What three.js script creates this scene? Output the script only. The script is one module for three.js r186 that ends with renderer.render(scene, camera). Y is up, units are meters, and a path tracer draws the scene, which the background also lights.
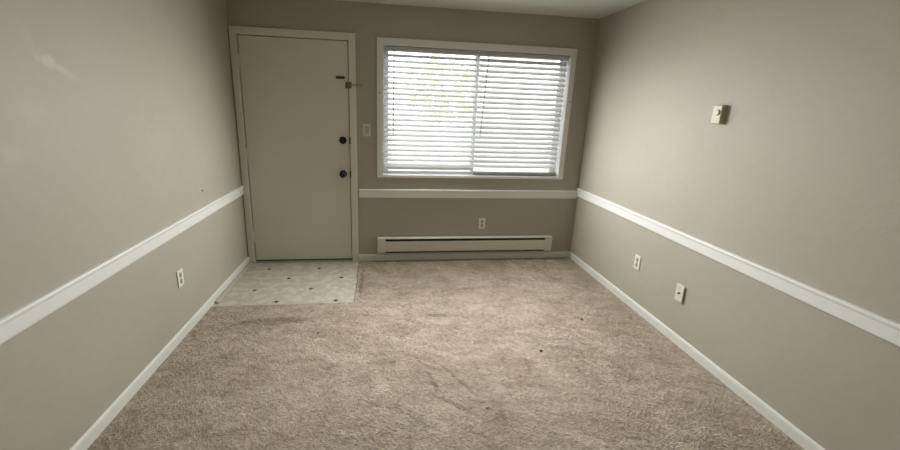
import * as THREE from 'three';
import { RoundedBoxGeometry } from 'three/addons/geometries/RoundedBoxGeometry.js';
import { mergeGeometries } from 'three/addons/utils/BufferGeometryUtils.js';
import { ImprovedNoise } from 'three/addons/math/ImprovedNoise.js';
import { RectAreaLightUniformsLib } from 'three/addons/lights/RectAreaLightUniformsLib.js';
import { createNoise2D } from 'simplex-noise';

// ---------------------------------------------------------------- camera, sky, light, exposure
const scene = new THREE.Scene();
const camera = new THREE.PerspectiveCamera(2 * Math.atan(225 / 395.555) * 180 / Math.PI, 2, 0.05, 200);
camera.position.set(1.3118, 1.5199, 3.7905);
camera.rotation.order = 'YXZ';
camera.rotation.set(-0.2518, -0.1406, 0.0357);
camera.setViewOffset(900, 450, 13.65, 16.2, 900, 450);
scene.add(camera);

const renderer = new THREE.WebGLRenderer({ antialias: true });
renderer.toneMapping = THREE.LinearToneMapping;
renderer.toneMappingExposure = 1.07;
renderer.shadowMap.enabled = true;

scene.background = new THREE.Color().setRGB(0.96, 0.99, 1.0);   // even overcast sky
scene.backgroundIntensity = 3.8;

// Daylight that the window sends into the room, from just in front of the two blinds.
// 1. the soft glow of the slats: strips as large as the blinds; the left blind is more open
RectAreaLightUniformsLib.init();
const DAY = new THREE.Color().setRGB(1.0, 0.992, 0.96);
for (const [x, wide, power] of [[1.785, 0.80, 4.2], [2.61, 0.80, 1.0]]) for (let k = 0; k < 4; k++) {
  const strip = new THREE.RectAreaLight(DAY, power, wide, 0.28), y = 1.03 + k * 0.28;
  strip.name = 'window_daylight';
  strip.position.set(x, y, 0.065);
  strip.lookAt(x, y - 0.35, 1.065);
  scene.add(strip);
}
// 2. skylight that passes between the slats: they lean down into the room, so it leaves along them, fanned out sideways
for (const [x, power] of [[1.56, 2.0], [2.00, 2.0], [2.60, 0.85]]) for (const y of [1.2, 1.72]) for (const yaw of x > 2.5 ? [-0.74, 0] : [-0.74, 0, 0.74]) {
  const beam = new THREE.SpotLight(DAY, power * (yaw ? 0.95 : 1.35), 0, 0.92, 1, 2), el = yaw ? -0.38 : -0.29;
  beam.name = 'slat_daylight';
  beam.position.set(x, y, 0.04);
  beam.target.position.set(x + Math.sin(yaw) * Math.cos(el), y + Math.sin(el), 0.04 + Math.cos(yaw) * Math.cos(el));
  beam.castShadow = true; beam.shadow.radius = 3;
  scene.add(beam, beam.target);
}

// ---------------------------------------------------------------- measures (metres)
const W = 3.3234, H = 2.3692, D = 7.6, T = 0.15;          // room width, height, depth, wall thickness
const DOOR = { l: 0.100, r: 1.0106, top: 2.05 };
const WIN = { l: 1.322, r: 3.082, b: 0.873, t: 2.036 };

const SKEW = 0.0125, leftX = (z) => 0.03 - SKEW * z;         // the left wall is a little out of square

// ---------------------------------------------------------------- helpers
let seed = 1234567;
const rnd = () => { seed = (seed * 1664525 + 1013904223) >>> 0; return seed / 4294967296; };
const n2 = createNoise2D(rnd);
const fbm = (x, y, o = 4) => { let s = 0, a = 0.5; for (let i = 0; i < o; i++, a *= 0.5, x = x * 2.03 + 7.1, y = y * 2.03 - 3.7) s += a * n2(x, y); return s; };

const taken = {};
function named(o, name) {
  const k = taken[name] = (taken[name] ?? -1) + 1;
  o.name = k ? `${name}_${String(k).padStart(3, '0')}` : name;
  return o;
}
function mesh(name, geo, mat, parent) {
  const m = new THREE.Mesh(geo, mat);
  m.castShadow = m.receiveShadow = true;
  if (parent) { m.name = name; parent.add(m); } else { named(m, name); scene.add(m); }
  return m;
}
function tag(o, label, category, group, kind) {
  o.userData.label = label;
  if (category) o.userData.category = category;
  if (group) o.userData.group = group;
  if (kind) o.userData.kind = kind;
  return o;
}
function thing(name, pos, label, category, group) {
  const g = named(new THREE.Group(), name);
  g.position.set(...pos); scene.add(g);
  return tag(g, label, category, group);
}
const structure = (o, label, category) => tag(o, label, category, undefined, 'structure');
// box from corner to corner, bevelled when r > 0
function bx(x0, x1, y0, y1, z0, z1, r = 0) {
  const w = x1 - x0, h = y1 - y0, d = z1 - z0;
  const g = r ? new RoundedBoxGeometry(w, h, d, 2, Math.min(r, w / 2.01, h / 2.01, d / 2.01)) : new THREE.BoxGeometry(w, h, d);
  g.translate((x0 + x1) / 2, (y0 + y1) / 2, (z0 + z1) / 2);
  return g;
}
const join = (list) => mergeGeometries(list.map((g) => { const n = g.index ? g.toNonIndexed() : g; for (const k of Object.keys(n.attributes)) if (!['position', 'normal', 'uv'].includes(k)) n.deleteAttribute(k); return n; }));
function cyl(r0, r1, h, axis, x, y, z, seg = 24) {
  const g = new THREE.CylinderGeometry(r1, r0, h, seg);
  if (axis === 'z') g.rotateX(Math.PI / 2);
  if (axis === 'x') g.rotateZ(-Math.PI / 2);
  g.translate(x, y, z);
  return g;
}
function lathe(pts, seg = 32) { return new THREE.LatheGeometry(pts.map((p) => new THREE.Vector2(...p)), seg); }
// a moulding: profile of (out, up) points swept for a length along local +x, standing out to local +z
function moulding(profile, len) {
  const s = new THREE.Shape(profile.map((p) => new THREE.Vector2(...p)));
  const g = new THREE.ExtrudeGeometry(s, { depth: len, bevelEnabled: false, steps: 1 });
  const p = g.attributes.position, n = g.attributes.normal;
  for (let i = 0; i < p.count; i++) {            // (x, y, z) = (out, up, along) becomes (along, up, out)
    p.setXYZ(i, len - p.getZ(i), p.getY(i), p.getX(i));
    n.setXYZ(i, -n.getZ(i), n.getY(i), n.getX(i));
  }
  return g;
}

// ---------------------------------------------------------------- textures
function dataTex(w, h, fn, repeat = false, srgb = false) {
  const a = new Uint8Array(w * h * 4);
  for (let y = 0; y < h; y++) for (let x = 0; x < w; x++) {
    const c = fn(x / w, y / h), i = (y * w + x) * 4;
    for (let k = 0; k < 3; k++) a[i + k] = Math.max(0, Math.min(255, Math.round(c[k] * 255)));
    a[i + 3] = 255;
  }
  const t = new THREE.DataTexture(a, w, h, THREE.RGBAFormat);
  t.magFilter = t.minFilter = THREE.LinearFilter;
  t.wrapS = t.wrapT = repeat ? THREE.RepeatWrapping : THREE.ClampToEdgeWrapping;
  if (srgb) t.colorSpace = THREE.SRGBColorSpace;
  t.needsUpdate = true;
  return t;
}
const smooth = (a, b, x) => { const t = Math.max(0, Math.min(1, (x - a) / (b - a))); return t * t * (3 - 2 * t); };
// seamless noise: a torus in 3D noise is costly, so blend the noise with its shifted copies
const perlin = new ImprovedNoise();
function tileNoise(u, v, f) {           // f whole cells, periodic through 256-cell wrap of cross-faded copies
  const x = u * f, y = v * f, a = perlin.noise(x, y, 0.5), b = perlin.noise(x - f, y, 0.5), c = perlin.noise(x, y - f, 0.5), d = perlin.noise(x - f, y - f, 0.5);
  return (a * (1 - u) + b * u) * (1 - v) + (c * (1 - u) + d * u) * v;
}

// roller-painted wall: fine stipple
const stipple = dataTex(512, 512, (u, v) => { const k = 0.5 + 0.9 * tileNoise(u, v, 64) + 0.5 * tileNoise(u, v, 128); return [k, k, k]; }, true);
stipple.repeat.set(1 / 0.6, 1 / 0.6);

// carpet: twisted tufts a few millimetres wide, lighter and darker yarn
const carpetTile = dataTex(1024, 1024, (u, v) => {
  const k = 0.80 + 0.34 * tileNoise(u, v, 200) + 0.30 * tileNoise(u, v, 96) + 0.12 * tileNoise(u, v, 40) + (rnd() - 0.5) * 0.16;
  return [k, k * 0.995, k * 0.985];
}, true);
const carpetBump = dataTex(1024, 1024, (u, v) => { const k = 0.5 + 0.5 * tileNoise(u, v, 200) + 0.45 * tileNoise(u, v, 96); return [k, k, k]; }, true);
for (const t of [carpetTile, carpetBump]) t.repeat.set(1 / 1.37, 1 / 1.37);

// ---------------------------------------------------------------- materials
const std = (r, g, b, rough = 0.6, extra = {}) => new THREE.MeshStandardMaterial({ color: new THREE.Color().setRGB(r, g, b), roughness: rough, ...extra });
const M = {
  wall: std(0.524, 0.491, 0.414, 0.6, { bumpMap: stipple, bumpScale: 0.0002 }),
  ceiling: std(0.66, 0.645, 0.61, 0.9, { bumpMap: stipple, bumpScale: 0.0004 }),
  trim: std(0.80, 0.805, 0.79, 0.42),
  base: std(0.72, 0.72, 0.685, 0.45),
  casing: std(0.70, 0.68, 0.61, 0.45),
  winTrim: std(0.76, 0.75, 0.72, 0.45),
  vinyl: std(0.80, 0.81, 0.81, 0.4),
  slat: std(0.83, 0.84, 0.85, 0.45),
  cord: std(0.85, 0.85, 0.84, 0.8),
  wand: new THREE.MeshPhysicalMaterial({ color: new THREE.Color().setRGB(0.45, 0.46, 0.47), roughness: 0.25 }),
  plate: std(0.76, 0.75, 0.68, 0.4),
  receptacle: std(0.36, 0.34, 0.29, 0.45),
  dark: std(0.012, 0.012, 0.012, 0.6),
  black: std(0.006, 0.006, 0.006, 0.75),
  brass: std(0.20, 0.155, 0.10, 0.45, { metalness: 0.55 }),
  bronze: std(0.075, 0.075, 0.045, 0.5, { metalness: 0.3 }),
  steel: std(0.55, 0.54, 0.5, 0.4, { metalness: 0.7 }),
  heater: std(0.70, 0.68, 0.615, 0.45),
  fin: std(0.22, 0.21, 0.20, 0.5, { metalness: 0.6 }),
  stat: std(0.56, 0.53, 0.40, 0.45),
  stain: std(0.30, 0.27, 0.21, 0.8),
  glass: new THREE.MeshPhysicalMaterial({ color: 0xffffff, roughness: 0, transmission: 1, thickness: 0, ior: 1.5 }),
  concrete: std(0.52, 0.51, 0.49, 0.9),
};

// ---------------------------------------------------------------- the shell
const wallMap = (len, spots) => dataTex(1024, 512, (u, v) => {
  const z = u * len, y = v * H;
  let k = 0.80 + 0.035 * fbm(z * 1.1, y * 1.3, 4) + 0.012 * n2(z * 14, y * 14);
  let r = k, g = k, b = k;
  for (const [sz, sy, rx, ry, turn, s] of spots) {         // touched-up paint, a shade lighter
    const dz = z - sz, dy = y - sy, c = Math.cos(turn), q = Math.sin(turn);
    const e = Math.hypot((dz * c + dy * q) / rx, (dy * c - dz * q) / ry) + 0.5 * fbm(z * 12, y * 12, 3);
    const w = s * (1 - smooth(0.1, 1.05, e));
    r += w; g += w * 0.99; b += w * 1.06;
  }
  return [r, g, b];
});
function withMap(mat, t) { const m = mat.clone(); m.map = t; return m; }
// rewrite uv so that the map spans (a0..a1, b0..b1) of two axes
function uvSpan(g, ax, a0, a1, ay, b0, b1) {
  const p = g.attributes.position, uv = g.attributes.uv;
  for (let i = 0; i < p.count; i++) uv.setXY(i, (p.getComponent(i, ax) - a0) / (a1 - a0), (p.getComponent(i, ay) - b0) / (b1 - b0));
  return g;
}
const metres = (t, len) => { const c = t.clone(); c.repeat.set(len / 0.6, H / 0.6); c.needsUpdate = true; return c; };
{
  const spots = [[1.955, 1.640, 0.060, 0.030, 0.1, 0.26], [1.905, 1.622, 0.08, 0.016, 0.35, 0.09], [1.850, 1.598, 0.10, 0.022, 0.5, 0.10], [2.02, 1.72, 0.10, 0.03, 1.2, 0.03], [2.07, 1.456, 0.12, 0.09, 0.6, 0.05], [2.19, 1.30, 0.12, 0.05, 0.1, 0.07], [2.45, 1.60, 0.18, 0.12, 0.4, 0.04], [1.3, 1.25, 0.3, 0.22, 0, 0.03]];
  const mL = withMap(M.wall, wallMap(D, spots)); mL.bumpMap = metres(stipple, D);
  const wl = mesh('wall_left', uvSpan(bx(-T, 0, -0.12, H, 0, D), 2, 0, D, 1, 0, H), mL);
  wl.position.x = leftX(0); wl.rotation.y = -SKEW;
  structure(wl, 'beige painted wall on the left with pale touched-up spots', 'wall');
  const mR = withMap(M.wall, wallMap(D, [[1.5, 1.9, 0.5, 0.3, 0.3, 0.02]])); mR.bumpMap = metres(stipple, D);
  structure(mesh('wall_right', uvSpan(bx(W, W + T, -0.12, H, 0, D), 2, 0, D, 1, 0, H), mR), 'beige painted wall on the right carrying the thermostat', 'wall');
  structure(mesh('wall_rear', bx(-T - 0.1, W + T, -0.12, H, D, D + T), M.wall), 'plain beige wall facing the window across the room', 'wall');
  structure(mesh('ceiling', bx(-T - 0.1, W + T, H, H + 0.15, -T, D + T), M.ceiling), 'off-white flat ceiling', 'ceiling');
  structure(mesh('floor', bx(-T - 0.1, W + T, -0.12, -0.012, 0, D), M.stain), 'bare subfloor under the carpet and vinyl', 'floor');
  const s = new THREE.Shape([[-T, -0.12], [W + T, -0.12], [W + T, H], [-T, H]].map((p) => new THREE.Vector2(...p)));
  const hole = (x0, x1, y0, y1) => s.holes.push(new THREE.Path([[x0, y0], [x0, y1], [x1, y1], [x1, y0]].map((p) => new THREE.Vector2(...p))));
  hole(DOOR.l - 0.03, DOOR.r + 0.03, -0.011, DOOR.top + 0.03);
  hole(WIN.l - 0.016, WIN.r + 0.016, WIN.b - 0.016, WIN.t + 0.016);
  const g = new THREE.ExtrudeGeometry(s, { depth: T, bevelEnabled: false });
  g.translate(0, 0, -T);
  const mB = withMap(M.wall, wallMap(W, [])); mB.bumpMap = metres(stipple, W);
  structure(mesh('wall_back', uvSpan(g, 0, 0, W, 1, 0, H), mB), 'beige painted end wall with the entry door and window', 'wall');
  structure(mesh('ground', bx(-20, 24, -0.35, -0.2, -40, -T), M.concrete), 'pale concrete ground outside the window', 'ground');
}

// ---------------------------------------------------------------- tree outside
{
  const t = thing('leafy_tree', [2.75, -0.2, -6.2], 'pale yellow-green leafy tree glimpsed through the left blind', 'tree');
  const trunk = new THREE.TubeGeometry(new THREE.CatmullRomCurve3([[0, 0, 0], [0.05, 0.7, 0.03], [-0.04, 1.4, 0], [0.06, 2.1, -0.05]].map((p) => new THREE.Vector3(...p))), 16, 0.035, 8);
  mesh('trunk', trunk, std(0.62, 0.63, 0.64, 0.9), t);
  const leaf = new THREE.Shape(); leaf.moveTo(0, -0.07); leaf.quadraticCurveTo(0.055, 0, 0, 0.08); leaf.quadraticCurveTo(-0.055, 0, 0, -0.07);
  const lm = new THREE.MeshPhysicalMaterial({ color: new THREE.Color().setRGB(0.66, 0.68, 0.50), roughness: 0.9, transmission: 0.5, thickness: 0, side: THREE.DoubleSide });
  const N = 1700, im = new THREE.InstancedMesh(new THREE.ShapeGeometry(leaf, 4), lm, N), o = new THREE.Object3D();
  im.name = 'foliage'; im.userData.kind = 'stuff'; im.castShadow = im.receiveShadow = true; t.add(im);
  for (let i = 0; i < N; i++) {
    let x, y, z; do { x = rnd() * 2 - 1; y = rnd() * 2 - 1; z = rnd() * 2 - 1; } while (x * x + y * y + z * z > 1 || fbm(x * 2 + 3, y * 2 + z, 2) < -0.12);
    o.position.set(x * 0.95, 2.15 + y * 0.85, z * 0.7); o.rotation.set(rnd() * 6.3, rnd() * 6.3, rnd() * 6.3); o.scale.setScalar(0.7 + rnd() * 0.7); o.updateMatrix(); im.setMatrixAt(i, o.matrix);
  }
}

// ---------------------------------------------------------------- carpet and vinyl
const LINO = { r: 1.094, z: 0.875 };
{
  const step = 0.0125, nx = Math.round(W / step), nz = Math.round(D / step), pos = [], col = [], uv = [], idx = [];
  const inLino = (x, z) => x < LINO.r + 0.0035 * n2(z * 6, 3) + 0.006 * (z - 0.4) && z < LINO.z + 0.004 * n2(x * 5, 9) - 0.006 * (x - 0.5);
  // brush and traffic marks in the pile: [x, z, half length, half width, turn, strength]
  const marks = [[1.6, 1.888, 0.131, 0.02, 1.32, -0.12], [1.747, 1.873, 0.257, 0.016, 1.09, -0.1], [1.706, 2.058, 0.091, 0.022, 0.69, -0.12], [2.208, 1.736, 0.12, 0.014, 1.74, -0.1], [1.723, 1.129, 0.164, 0.028, 0.07, -0.12], [1.506, 1.345, 0.105, 0.02, -0.56, -0.08], [2.5, 1.51, 0.143, 0.016, 0.18, -0.1], [2.477, 1.602, 0.108, 0.03, 0.21, -0.1], [1.248, 1.821, 0.147, 0.014, 1.41, -0.06], [2.078, 0.68, 0.211, 0.03, -0.2, -0.06], [0.547, 1.135, 0.407, 0.06, 3.09, -0.09], [2.706, 1.377, 0.15, 0.015, -0.19, -0.07], [2.11, 1.604, 0.144, 0.015, -0.38, -0.07], [1.446, 2.103, 0.205, 0.03, 0.67, -0.05], [1.931, 2.129, 0.142, 0.02, 1.76, -0.05], [2.771, 1.884, 0.142, 0.03, 1.38, -0.05], [1.131, 0.489, 0.382, 0.025, 1.56, -0.1], [1.7, 1.62, 0.22, 0.05, 0.6, 0.06], [1.25, 1.75, 0.25, 0.05, 1.2, 0.05], [2.1, 1.6, 0.25, 0.06, -0.2, 0.05], [2.481, 2.096, 0.035, 0.015, 0.2, -0.12], [2.98, 2.16, 0.03, 0.015, 0.2, -0.1], [1.16, 0.55, 0.04, 0.3, 0.05, -0.05]];
  const grid = [];
  for (let j = 0; j <= nz; j++) for (let i = 0; i <= nx; i++) {
    const z = (j / nz) * D, x0 = leftX(z), x = x0 + (i / nx) * (W - x0);
    const wx = x + 0.10 * fbm(x * 1.7, z * 1.7 + 5, 3), wz = z + 0.10 * fbm(x * 1.7 + 9, z * 1.7, 3);
    const blot = fbm(wx * 2.2, wz * 2.2, 5), streak = fbm(wx * 3 + wz * 1.5, wz * 9 - wx * 2, 4), fine = fbm(x * 22, z * 22, 3);
    const rough = n2(x * 13 + 40, z * 13), ridge = smooth(0.80, 1.0, 1 - Math.abs(n2(wx * 4.5 + 20, wz * 6.5))) * smooth(-0.2, 0.4, n2(x * 1.9, z * 1.9 + 60));
    let k = 1 + 0.20 * blot + 0.24 * streak + 0.26 * fine + 0.04 * rough - 0.20 * ridge;
    let y = 0.0015 * streak + 0.002 * fine + 0.0012 * blot - 0.0015 * ridge;
    for (const [mx, mz, a, b, turn, s] of marks) {
      const dx = wx * 0.2 + x * 0.8 - mx, dz = wz * 0.2 + z * 0.8 - mz, c = Math.cos(turn), q = Math.sin(turn);
      const e = Math.hypot((dx * c + dz * q) / a, (dz * c - dx * q) / b) + 0.35 * fine;
      const w = s * (1 - smooth(0.4, 1.1, e));
      k += w * 3.0; y += w * 0.012;
    }
    grid.push(pos.length / 3);
    pos.push(x, y - 0.003, z);
    const soil = Math.max(0, -blot) * 0.10 + Math.max(0, -streak) * 0.06;        // browner where soiled
    col.push(k, k * (1 - soil * 0.4), k * (1 - soil));
    uv.push(x, z);
  }
  const at = (i, j) => grid[j * (nx + 1) + i], inside = (i, j) => inLino(leftX(((j + 0.5) / nz) * D) + ((i + 0.5) / nx) * W, ((j + 0.5) / nz) * D);
  for (let j = 0; j < nz; j++) for (let i = 0; i < nx; i++) if (!inside(i, j)) idx.push(at(i, j), at(i, j + 1), at(i + 1, j + 1), at(i, j), at(i + 1, j + 1), at(i + 1, j));
  // the cut edge along the vinyl turns down
  const low = {};
  const down = (n) => low[n] ??= (() => { const k = pos.length / 3; pos.push(pos[n * 3], -0.0115, pos[n * 3 + 2]); col.push(col[n * 3] * 1, col[n * 3 + 1], col[n * 3 + 2]); uv.push(uv[n * 2] + 0.01, uv[n * 2 + 1] + 0.01); return k; })();
  for (let j = 0; j < nz; j++) for (let i = 0; i < nx; i++) if (!inside(i, j)) {
    if (i > 0 && inside(i - 1, j)) { const a = at(i, j), b = at(i, j + 1); idx.push(a, down(a), down(b), a, down(b), b); }
    if (j > 0 && inside(i, j - 1)) { const a = at(i, j), b = at(i + 1, j); idx.push(a, b, down(b), a, down(b), down(a)); }
  }
  const g = new THREE.BufferGeometry();
  g.setAttribute('position', new THREE.Float32BufferAttribute(pos, 3));
  g.setAttribute('color', new THREE.Float32BufferAttribute(col, 3));
  g.setAttribute('uv', new THREE.Float32BufferAttribute(uv, 2));
  g.setIndex(idx); g.computeVertexNormals();
  const m = std(0.45, 0.384, 0.304, 0.95, { map: carpetTile, bumpMap: carpetBump, bumpScale: 0.006, vertexColors: true });
  structure(mesh('floor_carpet', g, m), 'worn beige cut-pile carpet with brush marks', 'carpet');

  const vm = std(0.57, 0.535, 0.46, 0.6, { map: dataTex(512, 512, (u, v) => {
    const x = u * 1.2, z = v * 1.0, a = fbm(x * 9, z * 9, 4), b = fbm(x * 26, z * 26, 3);
    const k = 0.83 + 0.16 * smooth(-0.12, 0.3, a) + 0.09 * b - 0.05 * smooth(0.0, 0.5, fbm(x * 3 + 4, z * 3, 3));
    return [k, k, k * (0.97 + 0.04 * a)];
  }) });
  const v = structure(mesh('floor_vinyl', uvSpan(bx(0.0, LINO.r + 0.02, -0.012, -0.007, -0.005, LINO.z + 0.02), 0, 0, 1.2, 2, 0, 1.0), vm), 'marbled pale vinyl entry floor with small dark diamonds', 'vinyl floor');
  for (const [x, z] of [[0.265, 0.169], [0.718, 0.171], [0.487, 0.387], [0.946, 0.394], [0.261, 0.609], [0.715, 0.608], [0.487, 0.825], [0.944, 0.832]]) {
    const d = bx(-0.0105, 0.0105, -0.0075, -0.0066, -0.0105, 0.0105);
    d.rotateY(Math.PI / 4); d.scale(1.4, 1, 1.2); d.translate(x, 0, z);
    mesh('diamond', d, M.dark, v);
  }
}

// ---------------------------------------------------------------- chair rails and baseboards
const railP = (h) => [[0, 0], [0.010, 0], [0.0125, 0.004], [0.0135, 0.012], [0.0135, h - 0.024], [0.0165, h - 0.018], [0.0185, h - 0.010], [0.0165, h - 0.003], [0.012, h], [0, h]];
const baseP = [[0, -0.0115], [0.012, -0.0115], [0.013, 0.04], [0.0125, 0.052], [0.009, 0.060], [0.004, 0.0635], [0, 0.0635]];
function along(name, profile, len, x, y, z, turn, mat, label, cat) {
  const m = mesh(name, moulding(profile, len), mat);
  m.position.set(x, y, z); m.rotation.y = turn;
  return structure(m, label, cat);
}
along('trim_1', railP(0.0845), D, leftX(D), 0.6756, D, Math.PI / 2 - SKEW, M.trim, 'white chair rail along the left wall ending at the door', 'chair rail');
along('trim_2', railP(0.0845), D, W, 0.6756, 0, -Math.PI / 2, M.trim, 'white chair rail along the right wall below the thermostat', 'chair rail');
along('trim_3', railP(0.0845), W - 1.092 - 0.012, 1.092, 0.6475, 0, 0, M.trim, 'white chair rail under the window on the end wall', 'chair rail');
const bl = along('baseboard_left', baseP, D - LINO.z + 0.05, leftX(D), 0, D, Math.PI / 2 - SKEW, M.base, 'white baseboard along the left wall', 'baseboard');
{ // over the thinner vinyl the left board stays up at carpet height, and an unpainted shoe shows below it
  const up = baseP.map(([o, u]) => [o, Math.max(u, 0.0125)]);
  const m = mesh('board_end', moulding(up, LINO.z - 0.066), M.base, bl); m.position.set(D - LINO.z + 0.05, 0, 0);
  const s = mesh('shoe_strip', moulding([[0, -0.007], [0.036, -0.007], [0.035, -0.001], [0.028, 0.007], [0.018, 0.0115], [0.006, 0.0122], [0, 0.0122]], LINO.z - 0.066), std(0.42, 0.39, 0.325, 0.7), bl); s.position.set(D - LINO.z + 0.05, 0, 0.006);
}
along('baseboard_right', baseP, D, W, 0, 0, -Math.PI / 2, M.base, 'white baseboard along the right wall', 'baseboard');
along('baseboard_back', baseP, W - 1.081 - 0.009, 1.081, 0, 0, 0, M.base, 'white baseboard under the heater on the end wall', 'baseboard');

// ---------------------------------------------------------------- entry door
{
  const d = named(new THREE.Group(), 'door_1'); scene.add(d); d.position.set(DOOR.l, 0, 0);
  structure(d, 'flat off-white entry door with black knob and deadbolt', 'door');
  const w = DOOR.r - DOOR.l, top = DOOR.top;
  const marks = dataTex(256, 512, (u, v) => {
    const x = u * w, y = v * top;
    let k = 0.965 + 0.025 * fbm(x * 2, y * 2, 4) + 0.01 * n2(x * 40, y * 40);
    // faint outline left by an older lock plate between deadbolt and knob
    const ax = Math.abs(x - 0.845), ay = Math.abs(y - 0.982);
    if (ax < 0.030 && ay < 0.022 && (ax > 0.026 || ay > 0.018)) k += 0.04;
    if (Math.hypot(ax - 0.034, y - 0.963) < 0.007) k -= 0.22;
    return [k, k, k];
  });
  const slabM = std(0.70, 0.685, 0.605, 0.5, { map: marks });
  mesh('slab', uvSpan(bx(0, w, 0.020, top, -0.045, -0.002, 0.0015), 0, 0, w, 1, 0, top), slabM, d);
  // jamb and stop around the slab
  const g = 0.0065, j = 0.0295;
  mesh('jamb', join([bx(-j, -g, -0.011, top + j, -T, -0.001), bx(w + g, w + j, -0.011, top + j, -T, -0.001), bx(-g, w + g, top + g, top + j, -T, -0.001)]), M.casing, d);
  mesh('door_stop', join([bx(-g, 0.012, 0.0, top + g, -0.062, -0.0475), bx(w - 0.012, w + g, 0.0, top + g, -0.062, -0.0475), bx(0.012, w - 0.012, top - 0.012, top + g, -0.062, -0.0475)]), M.casing, d);
  // casing boards, mitred at the top corners
  const co = 0.062, cr = 0.0685, ct = 0.0675, ci = 0.0075;
  const board = (pts) => { const e = new THREE.ExtrudeGeometry(new THREE.Shape(pts.map((p) => new THREE.Vector2(...p))), { depth: 0.011, bevelEnabled: true, bevelSize: 0.0025, bevelThickness: 0.0025, bevelOffset: -0.0025, bevelSegments: 2 }); e.translate(0, 0, 0.0025); return e; };
  mesh('casing_board', board([[-co, -0.0068], [-ci, -0.0068], [-ci, top + ci], [-co, top + ct]]), M.casing, d);
  mesh('casing_board', board([[w + ci, -0.0068], [w + cr, -0.0068], [w + cr, top + ct], [w + ci, top + ci]]), M.casing, d);
  mesh('casing_board', board([[-ci, top + ci], [w + ci, top + ci], [w + cr, top + ct], [-co, top + ct]]), M.casing, d);
  mesh('threshold', bx(-g, w + g, -0.0069, 0.006, -T, 0.010, 0.003), std(0.42, 0.40, 0.35, 0.5, { metalness: 0.2 }), d);
  mesh('sweep', bx(0.004, w - 0.004, 0.0075, 0.022, -0.036, -0.014), std(0.05, 0.045, 0.04, 0.8), d);
  // hinges, painted over
  for (const y of [0.255, 1.05, 1.842]) {
    const h = mesh('hinge', join([cyl(0.0058, 0.0058, 0.10, 'y', -0.004, y, 0.0085, 12), bx(0.0005, 0.010, y - 0.05, y + 0.05, -0.003, 0.0012)]), M.casing, d);
    mesh('hinge_pin', join([cyl(0.0068, 0.0055, 0.006, 'y', -0.004, y + 0.053, 0.0085, 12), cyl(0.0055, 0.0068, 0.006, 'y', -0.004, y - 0.053, 0.0085, 12)]), M.casing, h);
  }
  // knob and deadbolt with turn piece, black
  const rose = lathe([[0.0, 0], [0.034, 0], [0.034, 0.004], [0.031, 0.009], [0.018, 0.011], [0.0, 0.011]]); rose.rotateX(Math.PI / 2);
  const kx = 0.8465;
  const k = mesh('knob_rose', rose.clone().translate(kx, 0.876, -0.002), M.black, d);
  const kn = lathe([[0, 0.010], [0.013, 0.010], [0.0125, 0.026], [0.020, 0.031], [0.0285, 0.040], [0.0295, 0.050], [0.024, 0.060], [0.012, 0.0645], [0, 0.065]]); kn.rotateX(Math.PI / 2);
  mesh('knob', kn.translate(kx, 0.876, -0.002), M.black, k);
  const r2 = mesh('deadbolt_rose', rose.clone().translate(kx + 0.004, 1.191, -0.002), M.black, d);
  mesh('thumb_turn', join([cyl(0.012, 0.011, 0.012, 'z', kx + 0.004, 1.191, 0.012), bx(kx - 0.0005, kx + 0.0085, 1.172, 1.210, 0.014, 0.030, 0.003)]), M.black, r2);
  for (const y of [0.876, 1.191]) mesh('strike_plate', bx(w + 0.0012, w + 0.0115, y - 0.029, y + 0.029, -0.030, 0.0172, 0.001), M.black, d);
  // swing-bar door guard: keeper on the slab, hinged bar folded back over the casing
  const keep = mesh('guard_keeper', bx(0.803, 0.880, 1.733, 1.757, -0.002, 0.003, 0.002), M.bronze, d);
  mesh('keeper_post', join([cyl(0.0045, 0.004, 0.022, 'z', 0.838, 1.746, 0.013), cyl(0.007, 0.007, 0.006, 'z', 0.838, 1.746, 0.026)]), M.bronze, keep);
  const gb = mesh('guard_bracket', join([bx(0.886, 0.938, 1.654, 1.710, 0.0135, 0.019, 0.003), bx(0.902, 0.924, 1.657, 1.707, 0.018, 0.034, 0.004)]), M.brass, d);
  mesh('guard_bar', join([bx(0.922, 1.020, 1.6865, 1.6925, 0.022, 0.028, 0.002), bx(0.922, 1.020, 1.6735, 1.6795, 0.022, 0.028, 0.002), cyl(0.0095, 0.0095, 0.006, 'z', 1.021, 1.683, 0.025)]), std(0.34, 0.30, 0.22, 0.4, { metalness: 0.6 }), gb);
}

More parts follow.
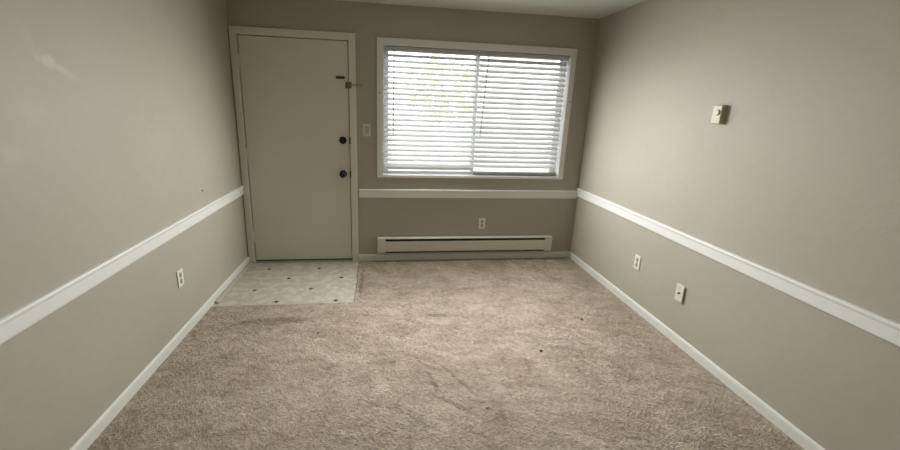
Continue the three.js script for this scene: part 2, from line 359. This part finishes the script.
// ---------------------------------------------------------------- window
{
  const d = named(new THREE.Group(), 'window_1'); scene.add(d); d.position.set(WIN.l, WIN.b, 0);
  structure(d, 'wide two-pane sliding window in a painted frame', 'window');
  const w = WIN.r - WIN.l, h = WIN.t - WIN.b;
  const board = (pts) => { const e = new THREE.ExtrudeGeometry(new THREE.Shape(pts.map((p) => new THREE.Vector2(...p))), { depth: 0.012, bevelEnabled: true, bevelSize: 0.0025, bevelThickness: 0.0025, bevelOffset: -0.0025, bevelSegments: 2 }); e.translate(0, 0, 0.0025); return e; };
  const L = 0.058, R = 0.052, U = 0.060, B = 0.024;
  mesh('casing_board', board([[-L, -B], [0, 0], [0, h], [-L, h + U]]), M.winTrim, d);
  mesh('casing_board', board([[w, 0], [w + R, -B], [w + R, h + U], [w, h]]), M.winTrim, d);
  mesh('casing_board', board([[0, h], [w, h], [w + R, h + U], [-L, h + U]]), M.winTrim, d);
  mesh('casing_board', board([[-L, -B], [w + R, -B], [w, 0], [0, 0]]), M.winTrim, d);
  mesh('reveal', join([bx(-0.015, 0, -0.015, h + 0.015, -T, 0.002), bx(w, w + 0.015, -0.015, h + 0.015, -T, 0.002), bx(0, w, h, h + 0.015, -T, 0.002)]), M.vinyl, d);
  mesh('sill', bx(0, w, -0.015, 0, -T, 0.006, 0.002), M.vinyl, d);
  // fixed outer frame and two sashes
  const z0 = -0.135, z1 = -0.085, c = w / 2 + 0.005;
  mesh('frame', join([bx(0, 0.018, 0, h, z0, z1), bx(w - 0.018, w, 0, h, z0, z1), bx(0.018, w - 0.018, h - 0.012, h, z0, z1), bx(0.018, w - 0.018, 0, 0.010, z0, z1)]), M.vinyl, d);
  for (const [x0, x1, za, zb] of [[0.018, c + 0.020, -0.108, -0.088], [c - 0.020, w - 0.018, -0.131, -0.111]]) {
    const f = 0.030;
    const s = mesh('sash', join([bx(x0, x0 + f, 0.010, h - 0.012, za, zb, 0.002), bx(x1 - f, x1, 0.010, h - 0.012, za, zb, 0.002), bx(x0 + f, x1 - f, h - 0.012 - 0.026, h - 0.012, za, zb, 0.002), bx(x0 + f, x1 - f, 0.010, 0.030, za, zb, 0.002)]), M.vinyl, d);
    mesh('pane', bx(x0 + f, x1 - f, 0.030, h - 0.012 - 0.026, (za + zb) / 2 - 0.0015, (za + zb) / 2 + 0.0015), M.glass, s);
  }
  for (const [x, y] of [[-0.035, 0.756], [w + 0.036, 0.740]]) mesh('screw', join([cyl(0.0042, 0.0042, 0.004, 'z', x, y, 0.018, 12), bx(x - 0.0025, x + 0.0025, y - 0.009, y + 0.004, 0.017, 0.021, 0.001)]), M.dark, d);
}

// ---------------------------------------------------------------- blinds
const ZB = -0.048;
function blind(x0, x1, ybot, tilt, wandX, wandTo, railMat, label) {
  const cx = (x0 + x1) / 2, len = x1 - x0, t = thing('window_blind', [cx, ybot, ZB], label, 'blind', 'white slatted blinds in the window');
  const top = WIN.t - 0.006 - ybot, a = -len / 2, b = len / 2;
  mesh('headrail', bx(a, b, top - 0.036, top, -0.026, 0.026, 0.002), std(0.52, 0.52, 0.52, 0.5), t);  // a white headrail, greyed: the shade of the recess is in its colour
  const rail = mesh('bottom_rail', bx(a, b, 0, 0.026, -0.025, 0.025, 0.004), railMat, t);
  mesh('rail_channel', join([bx(a + 0.002, b - 0.002, -0.0045, 0.001, -0.022, 0.008), bx(a + 0.002, b - 0.002, 0.0245, 0.0305, -0.020, 0.006)]), railMat, rail);
  // one crowned slat, swept along x
  const wdt = 0.052, crown = 0.003, th = 0.0026, prof = [];
  for (let i = 0; i <= 8; i++) { const s = i / 4 - 1; prof.push(new THREE.Vector2(s * wdt / 2, crown * (1 - s * s))); }
  for (let i = 8; i >= 0; i--) { const s = i / 4 - 1; prof.push(new THREE.Vector2(s * wdt / 2, crown * (1 - s * s) - th)); }
  const g = new THREE.ExtrudeGeometry(new THREE.Shape(prof), { depth: len, bevelEnabled: false });
  g.translate(0, 0, -len / 2); g.rotateY(-Math.PI / 2);               // profile x becomes z
  const pitch = 0.0472, first = top - 0.036 - 0.034, n = Math.floor((first - 0.044) / pitch) + 1;
  for (let i = 0; i < n; i++) {
    const s = mesh('slat', g, M.slat, t);
    s.position.set((rnd() - 0.5) * 0.004, first - i * pitch, 0);
    s.rotation.x = tilt + (rnd() - 0.5) * 0.03;
    s.rotation.z = (rnd() - 0.5) * 0.0015;
  }
  for (const f of [0.12, 0.5, 0.88]) for (const z of [-0.0262, 0.0262])
    mesh('ladder_cord', cyl(0.0011, 0.0011, top - 0.036 - 0.016, 'y', a + len * f, (top - 0.036 + 0.016) / 2, z * Math.cos(tilt) + (z > 0 ? 0.002 : -0.002), 6), M.cord, t);
  const p0 = new THREE.Vector3(wandX - cx, top - 0.030, 0.036), p1 = new THREE.Vector3(wandTo - cx, top - 0.030 - 0.745, 0.037);
  const wand = mesh('tilt_wand', new THREE.TubeGeometry(new THREE.LineCurve3(p0, p1), 1, 0.0042, 6), M.wand, t);
  mesh('wand_hook', new THREE.TubeGeometry(new THREE.LineCurve3(new THREE.Vector3(p0.x, p0.y + 0.012, 0.024), new THREE.Vector3(p0.x, p0.y - 0.002, 0.036)), 1, 0.002, 6), M.wand, wand);
  return t;
}
blind(1.334, 2.194, 0.924, 0.55, 1.418, 1.414, M.slat, 'left white slatted blind, a little shorter and more open');
blind(2.214, 3.072, 0.880, 0.74, 2.292, 2.252, std(0.34, 0.335, 0.33, 0.5), 'right white slatted blind lowered to the sill, more closed');

// ---------------------------------------------------------------- baseboard heater
{
  const x0 = 1.266, x1 = 3.080, t = thing('baseboard_heater', [x0, 0.094, 0], 'long off-white electric baseboard heater under the window', 'heater');
  const w = x1 - x0, h = 0.153, d = 0.052, e = 0.078;
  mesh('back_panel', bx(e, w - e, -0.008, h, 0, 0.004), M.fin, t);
  mesh('top_hood', (() => { const s = moulding([[0.004, h - 0.004], [0.040, h - 0.004], [d - 0.003, h - 0.011], [d, h - 0.010], [d, h - 0.006], [0.040, h], [0.004, h]], w - 2 * e); s.translate(e, 0, 0); return s; })(), M.heater, t);
  mesh('front_cover', (() => { const s = moulding([[d - 0.002, 0.012], [d, 0.013], [d, 0.1150], [d - 0.003, 0.1185], [d - 0.005, 0.1175], [d - 0.0025, 0.1135]], w - 2 * e); s.translate(e, 0, 0); return s; })(), M.heater, t);
  mesh('bottom_lip', bx(e, w - e, -0.0110, -0.0085, 0.004, d + 0.001, 0.001), M.heater, t);
  const fins = []; for (let x = e + 0.01; x < w - e - 0.005; x += 0.007) fins.push(bx(x, x + 0.0006, 0.012, 0.112, 0.010, 0.044));
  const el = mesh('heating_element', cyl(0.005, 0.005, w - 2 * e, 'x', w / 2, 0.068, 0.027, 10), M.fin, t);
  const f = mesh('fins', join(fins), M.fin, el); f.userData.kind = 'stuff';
  for (const a of [0, w - e]) mesh('end_cap', bx(a, a + e, 0, h, 0, d + 0.0025, 0.004), M.heater, t);
}

// ---------------------------------------------------------------- wall plates
function duplex(pos, turn, label) {
  const t = thing('wall_outlet', pos, label, 'outlet', 'duplex wall outlets'); t.rotation.y = turn;
  const w = 0.068, h = 0.114;
  mesh('plate', bx(-w / 2, w / 2, -h / 2, h / 2, 0, 0.0065, 0.003), M.plate, t);
  for (const s of [-1, 1]) {
    const sh = new THREE.Shape(); sh.absarc(0, 0, 0.0142, 0.72, Math.PI - 0.72); sh.absarc(0, 0, 0.0142, Math.PI + 0.72, 2 * Math.PI - 0.72);
    const g = new THREE.ExtrudeGeometry(sh, { depth: 0.0022, bevelEnabled: true, bevelSize: 0.0006, bevelThickness: 0.0006, bevelSegments: 1 });
    g.scale(1, 1.22, 1); g.translate(0, s * 0.0215, 0.006);
    const r = mesh('receptacle', g, M.receptacle, t);
    mesh('slots', join([bx(-0.0072, -0.0050, s * 0.0215 - 0.001, s * 0.0215 + 0.009, 0.0085, 0.0090), bx(0.0050, 0.0072, s * 0.0215 - 0.001, s * 0.0215 + 0.0075, 0.0085, 0.0090), cyl(0.0026, 0.0026, 0.0006, 'z', 0, s * 0.0215 - 0.008, 0.0088, 10)]), M.dark, r);
  }
  mesh('screw', cyl(0.0032, 0.0028, 0.0015, 'z', 0, 0, 0.0070, 12), M.steel, t);
  return t;
}
duplex([2.324, 0.381, 0], 0, 'duplex outlet on the end wall just above the baseboard heater');
duplex([W, 0.380, 1.093], -Math.PI / 2, 'duplex outlet low on the right wall, nearer the corner');
duplex([leftX(1.23), 0.391, 1.23], Math.PI / 2 - SKEW, 'duplex outlet low on the left wall below the chair rail');
{
  const t = thing('cable_jack', [W, 0.353, 1.574], 'pale wall plate with one small dark jack on right wall', 'wall plate'); t.rotation.y = -Math.PI / 2;
  mesh('mounting_box', bx(-0.031, 0.031, -0.056, 0.056, 0, 0.006), M.plate, t);
  mesh('plate', bx(-0.0345, 0.0345, -0.059, 0.059, 0.0055, 0.0125, 0.003), std(0.68, 0.66, 0.58, 0.4), t);
  mesh('jack', join([cyl(0.0085, 0.0080, 0.003, 'z', 0, 0, 0.0138, 6), cyl(0.0046, 0.0046, 0.009, 'z', 0, 0, 0.0185, 16)]), std(0.10, 0.095, 0.085, 0.45, { metalness: 0.5 }), t);
  for (const y of [-0.042, 0.042]) mesh('screw', cyl(0.0032, 0.0028, 0.0015, 'z', 0, y, 0.0130, 12), M.plate, t);
}
{
  const t = thing('light_switch', [1.170, 1.290, 0], 'off-white rocker light switch between the door and window', 'switch');
  mesh('plate', (() => {
    const s = new THREE.Shape([[-0.035, -0.057], [0.035, -0.057], [0.035, 0.057], [-0.035, 0.057]].map((p) => new THREE.Vector2(...p)));
    s.holes.push(new THREE.Path([[-0.0175, -0.034], [-0.0175, 0.034], [0.0175, 0.034], [0.0175, -0.034]].map((p) => new THREE.Vector2(...p))));
    const g = new THREE.ExtrudeGeometry(s, { depth: 0.004, bevelEnabled: true, bevelSize: 0.002, bevelThickness: 0.002, bevelOffset: -0.002, bevelSegments: 2 }); g.translate(0, 0, 0.002); return g;
  })(), std(0.66, 0.64, 0.56, 0.45), t);
  const r = mesh('rocker', bx(-0.0158, 0.0158, -0.0322, 0.0322, -0.003, 0.003, 0.002), std(0.52, 0.49, 0.415, 0.45), t); r.rotation.x = 0.05; r.position.z = 0.0035;
}

// ---------------------------------------------------------------- thermostat
{
  const t = thing('thermostat', [W, 1.534, 1.598], 'cream boxy thermostat with round dial on the right wall', 'thermostat'); t.rotation.y = -Math.PI / 2;
  mesh('wall_base', bx(-0.035, 0.035, -0.056, 0.056, 0, 0.006, 0.002), M.stat, t);
  mesh('cover', bx(-0.034, 0.034, -0.055, 0.055, 0.005, 0.030, 0.007), M.stat, t);
  const dg = lathe([[0, 0.007], [0.014, 0.007], [0.0175, 0.005], [0.0185, 0.0], [0, 0]], 28); dg.rotateX(Math.PI / 2); dg.translate(0.006, 0.012, 0.0295);
  const dial = mesh('dial', dg, std(0.55, 0.515, 0.37, 0.4), t);
  mesh('pointer', bx(0.005, 0.007, 0.014, 0.026, 0.0355, 0.0375), M.receptacle, dial);
  const vents = []; for (let i = 0; i < 5; i++) vents.push(bx(-0.022 + i * 0.009, -0.017 + i * 0.009, -0.0553, -0.0548, 0.010, 0.024));
  mesh('vent_slots', join(vents), M.dark, t);
}

// ---------------------------------------------------------------- small things on walls and carpet
{
  const n = mesh('nail', join([cyl(0.0045, 0.0045, 0.002, 'x', 0.010, 0, 0, 12), cyl(0.0015, 0.0015, 0.010, 'x', 0.005, 0, 0, 8)]), M.bronze);
  n.position.set(leftX(0.80), 0.877, 0.80); tag(n, 'small dark nail head in the left wall above chair rail', 'nail');
  const crumb = (x, z, rx, rz, turn, mat, label) => {
    const g = new THREE.IcosahedronGeometry(1, 2), p = g.attributes.position;
    for (let i = 0; i < p.count; i++) { const k = 1 + 0.45 * n2(p.getX(i) * 1.3 + x * 9, p.getY(i) * 1.3 + p.getZ(i) * 1.7 + z * 7); p.setXYZ(i, p.getX(i) * rx * k, p.getY(i) * 0.0028 * k, p.getZ(i) * rz * k); }
    g.computeVertexNormals();
    const m = mesh('carpet_crumb', g, mat); m.position.set(x, 0.002, z); m.rotation.y = turn;
    tag(m, label, 'crumb', 'bits of debris on the carpet');
  };
  const dk = std(0.03, 0.025, 0.02, 0.8);
  crumb(2.341, 1.635, 0.012, 0.007, 0.3, dk, 'dark elongated crumb on the bright middle of the carpet');
  crumb(2.812, 1.268, 0.009, 0.008, 0.9, dk, 'dark crumb on the carpet closest to the right baseboard');
  crumb(0.879, 1.311, 0.007, 0.006, 0.2, std(0.10, 0.07, 0.05, 0.8), 'small brown crumb on the carpet in front of the vinyl');
  crumb(1.859, 2.091, 0.008, 0.004, 0.1, std(0.75, 0.72, 0.66, 0.7), 'tiny pale scrap of lint on the near carpet');
}

renderer.render(scene, camera);
